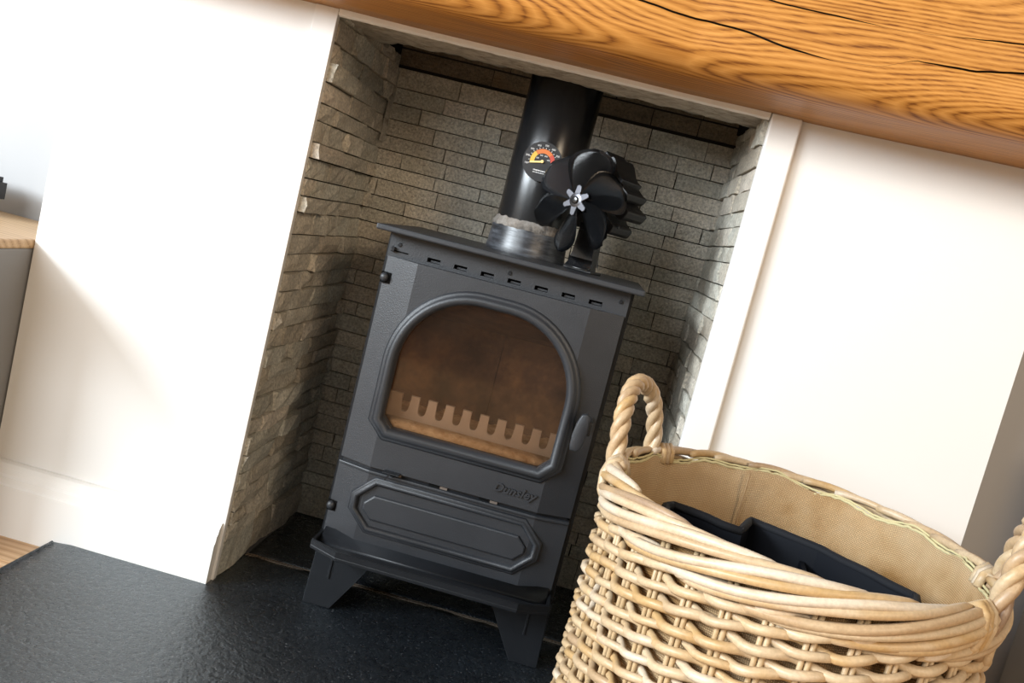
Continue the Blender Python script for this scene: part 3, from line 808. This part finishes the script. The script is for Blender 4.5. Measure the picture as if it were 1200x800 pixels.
# base
obj('basket_base', prism([tuple(el(2*pi*k/48, -.022, 0)[:2]) for k in range(48)], 'z', .002, .010), 'willow_stake', bk)
# hessian lining
bm = bmesh.new(); uvl = bm.loops.layers.uv.new('uv'); g_ = []; nt, nz_ = 160, 18
for i in range(nt+1):
    th = 2*pi*i/nt; row = []
    for j in range(nz_+1):
        t_ = j/nz_; z = .015 + (.418 + .003*sin(5*th) + .003*sin(13*th+1))*t_
        off = -.014 + taper(z)*1.0 - .006*max(0, NZ.noise(Vector((cos(th)*3, sin(th)*3, z*9)))) - .003*sin(th*9)*t_*(1-t_)*2
        if j >= nz_-1: off += .004 + .004*NZ.noise(Vector((cos(th)*12, sin(th)*12, 2)))
        row.append(bm.verts.new(el(th, off, z)))
    g_.append(row)
for i in range(nt):
    for j in range(nz_):
        f = bm.faces.new((g_[i][j], g_[i+1][j], g_[i+1][j+1], g_[i][j+1]))
        for lp, (a, b) in zip(f.loops, ((i,j),(i+1,j),(i+1,j+1),(i,j+1))): lp[uvl].uv = (a/nt*1.45, b/nz_*.43)
bm.faces.new([g_[i][0] for i in range(nt)])
bmesh.ops.remove_doubles(bm, verts=bm.verts, dist=1e-5)
lin = obj('hessian_lining', bm, 'hessian', bk, True); lin['label'] = 'coarse tan hessian lining'
md = lin.modifiers.new('thick', 'SOLIDIFY'); md.thickness = .0015
for fr, (dz, do, r_) in enumerate(((0, 0, .0020), (.003, .003, .0016))):
    pts = []
    for k in range(200):
        th = 2*pi*k/200
        pts.append(el(th, -.0105 + do + .004*NZ.noise(Vector((cos(th)*12, sin(th)*12, 2))), .432 + dz + .003*sin(5*th) + .003*sin(13*th+1) + .002*NZ.noise(Vector((cos(th)*25, sin(th)*25, fr)))))
    obj('lining_hem', tube(pts, r_, 6, True), 'hem_cotton', bk, True)
bm = bmesh.new()
obj('lining_seam', tube([el(R(96), -.024 + taper(z) - .0015, z) for z in (.1, .2, .3, .36, .40, .432)], .0014, 6), 'hessian', bk, True)
# black fabric bag in the basket
bag = tag(empty('black_bag', (BX-.01, BY-.03, .02)), 'open black fabric bag sitting inside the wicker basket', 'bag')
loop = [(-.128,.092),(-.118,.108),(-.038,.068),(-.016,.132),(.064,.088),(.148,-.012),(.12,-.10),(.02,-.155),(-.09,-.13),(-.14,-.04)]
def subd(P, n=4):
    out = []
    for i in range(len(P)):
        a, b = P[i], P[(i+1) % len(P)]
        for k in range(n): out.append((a[0]+(b[0]-a[0])*k/n, a[1]+(b[1]-a[1])*k/n))
    return out
lp = subd(loop); BH = .379
bm = bmesh.new(); rg = []
for off, z in ((0,0),(0,.1),(0,.22),(0,BH),(.004,BH),(.004,.22),(.004,.012)):
    row = []
    for x, y_ in lp:
        d = math.hypot(x, y_); sh = (d-off)/d
        row.append(bm.verts.new((x*sh*(.80+.20*z/BH), (y_*sh)*(.80+.20*z/BH), z + (.003*NZ.noise(Vector((x*20,y_*20,0))) if z > .3 else 0))))
    rg.append(row)
n = len(lp)
for a, b in zip(rg, rg[1:]):
    for k in range(n): bm.faces.new((a[k], a[(k+1) % n], b[(k+1) % n], b[k]))
bm.faces.new(rg[0]); bm.faces.new(rg[-1])
obj('bag_shell', bm, 'black_satin', bag)
obj('rim_binding', tube([(x, y_, BH - .004 + .003*NZ.noise(Vector((x*20,y_*20,0)))) for x, y_ in lp], .0055, 8, True), 'black_fabric', bag, True)
obj('inner_flap', prism([(.02,-.12),(.026,-.12),(.050,.088),(.044,.088)], 'z', .02, BH-.025), 'black_satin', bag)

# ------------------------------------------------------------------ left alcove unit
un = tag(empty('alcove_cupboard', (-1.0, 0, FZ)), 'grey painted alcove cupboard left of the chimney breast', 'cupboard')
obj('carcass', box(-.5, .358, -.175, YA-.001, .0, .4715, .002), 'cabinet_grey', un)
for x0, x1 in ((-.49, -.075), (-.065, .35)):
    d_ = obj('cupboard_door', box(x0, x1, -.191, -.176, .07, .462, .002), 'cabinet_grey', un)
    obj('door_knob', disc_y((x0+x1)/2, .42, .012, -.213, -.1915, 20, .003), 'chrome', d_)
wt = obj('worktop', box(-.86, .0, -.33, YA-.002, 0, .0155, .003), 'oak_pale'); wt.location = (-.6405, 0, .4537)
tag(wt, 'thin pale oak worktop on the grey alcove cupboard', 'worktop')
sb = tag(empty('soundbar', (-1.078, .16, .4692)), 'low black rounded speaker standing on the oak worktop', 'speaker')
bm = prism([(x, z) for x, z in ((-.25,.02),(.25,.02),(.25,.068),(-.25,.068))], 'y', -.035, .035)
bmesh.ops.bevel(bm, geom=[e for e in bm.edges if abs(e.verts[0].co.y-e.verts[1].co.y) > .05], offset=.009, segments=4, affect='EDGES')
obj('case', bm, 'device_black', sb)
obj('grille', box(-.243, .243, -.0375, -.0352, .027, .061, .002), 'device_mesh', sb)
for x in (-.2, .2): obj('stand_foot', box(x-.02, x+.02, -.03, .03, 0, .0205, .002), 'device_black', sb)
# ------------------------------------------------------------------ right alcove unit
ru = tag(empty('side_cabinet', (1.3, .13, FZ)), 'oak cabinet with a pale frame in the right alcove', 'cabinet')
obj('cabinet_body', box(-.19, .35, -.09, .085, 0, .60, .002), 'cabinet_grey', ru)
obj('cabinet_door', box(-.170, .34, -.108, -.0905, .03, .58, .002), 'oak_pale', ru)
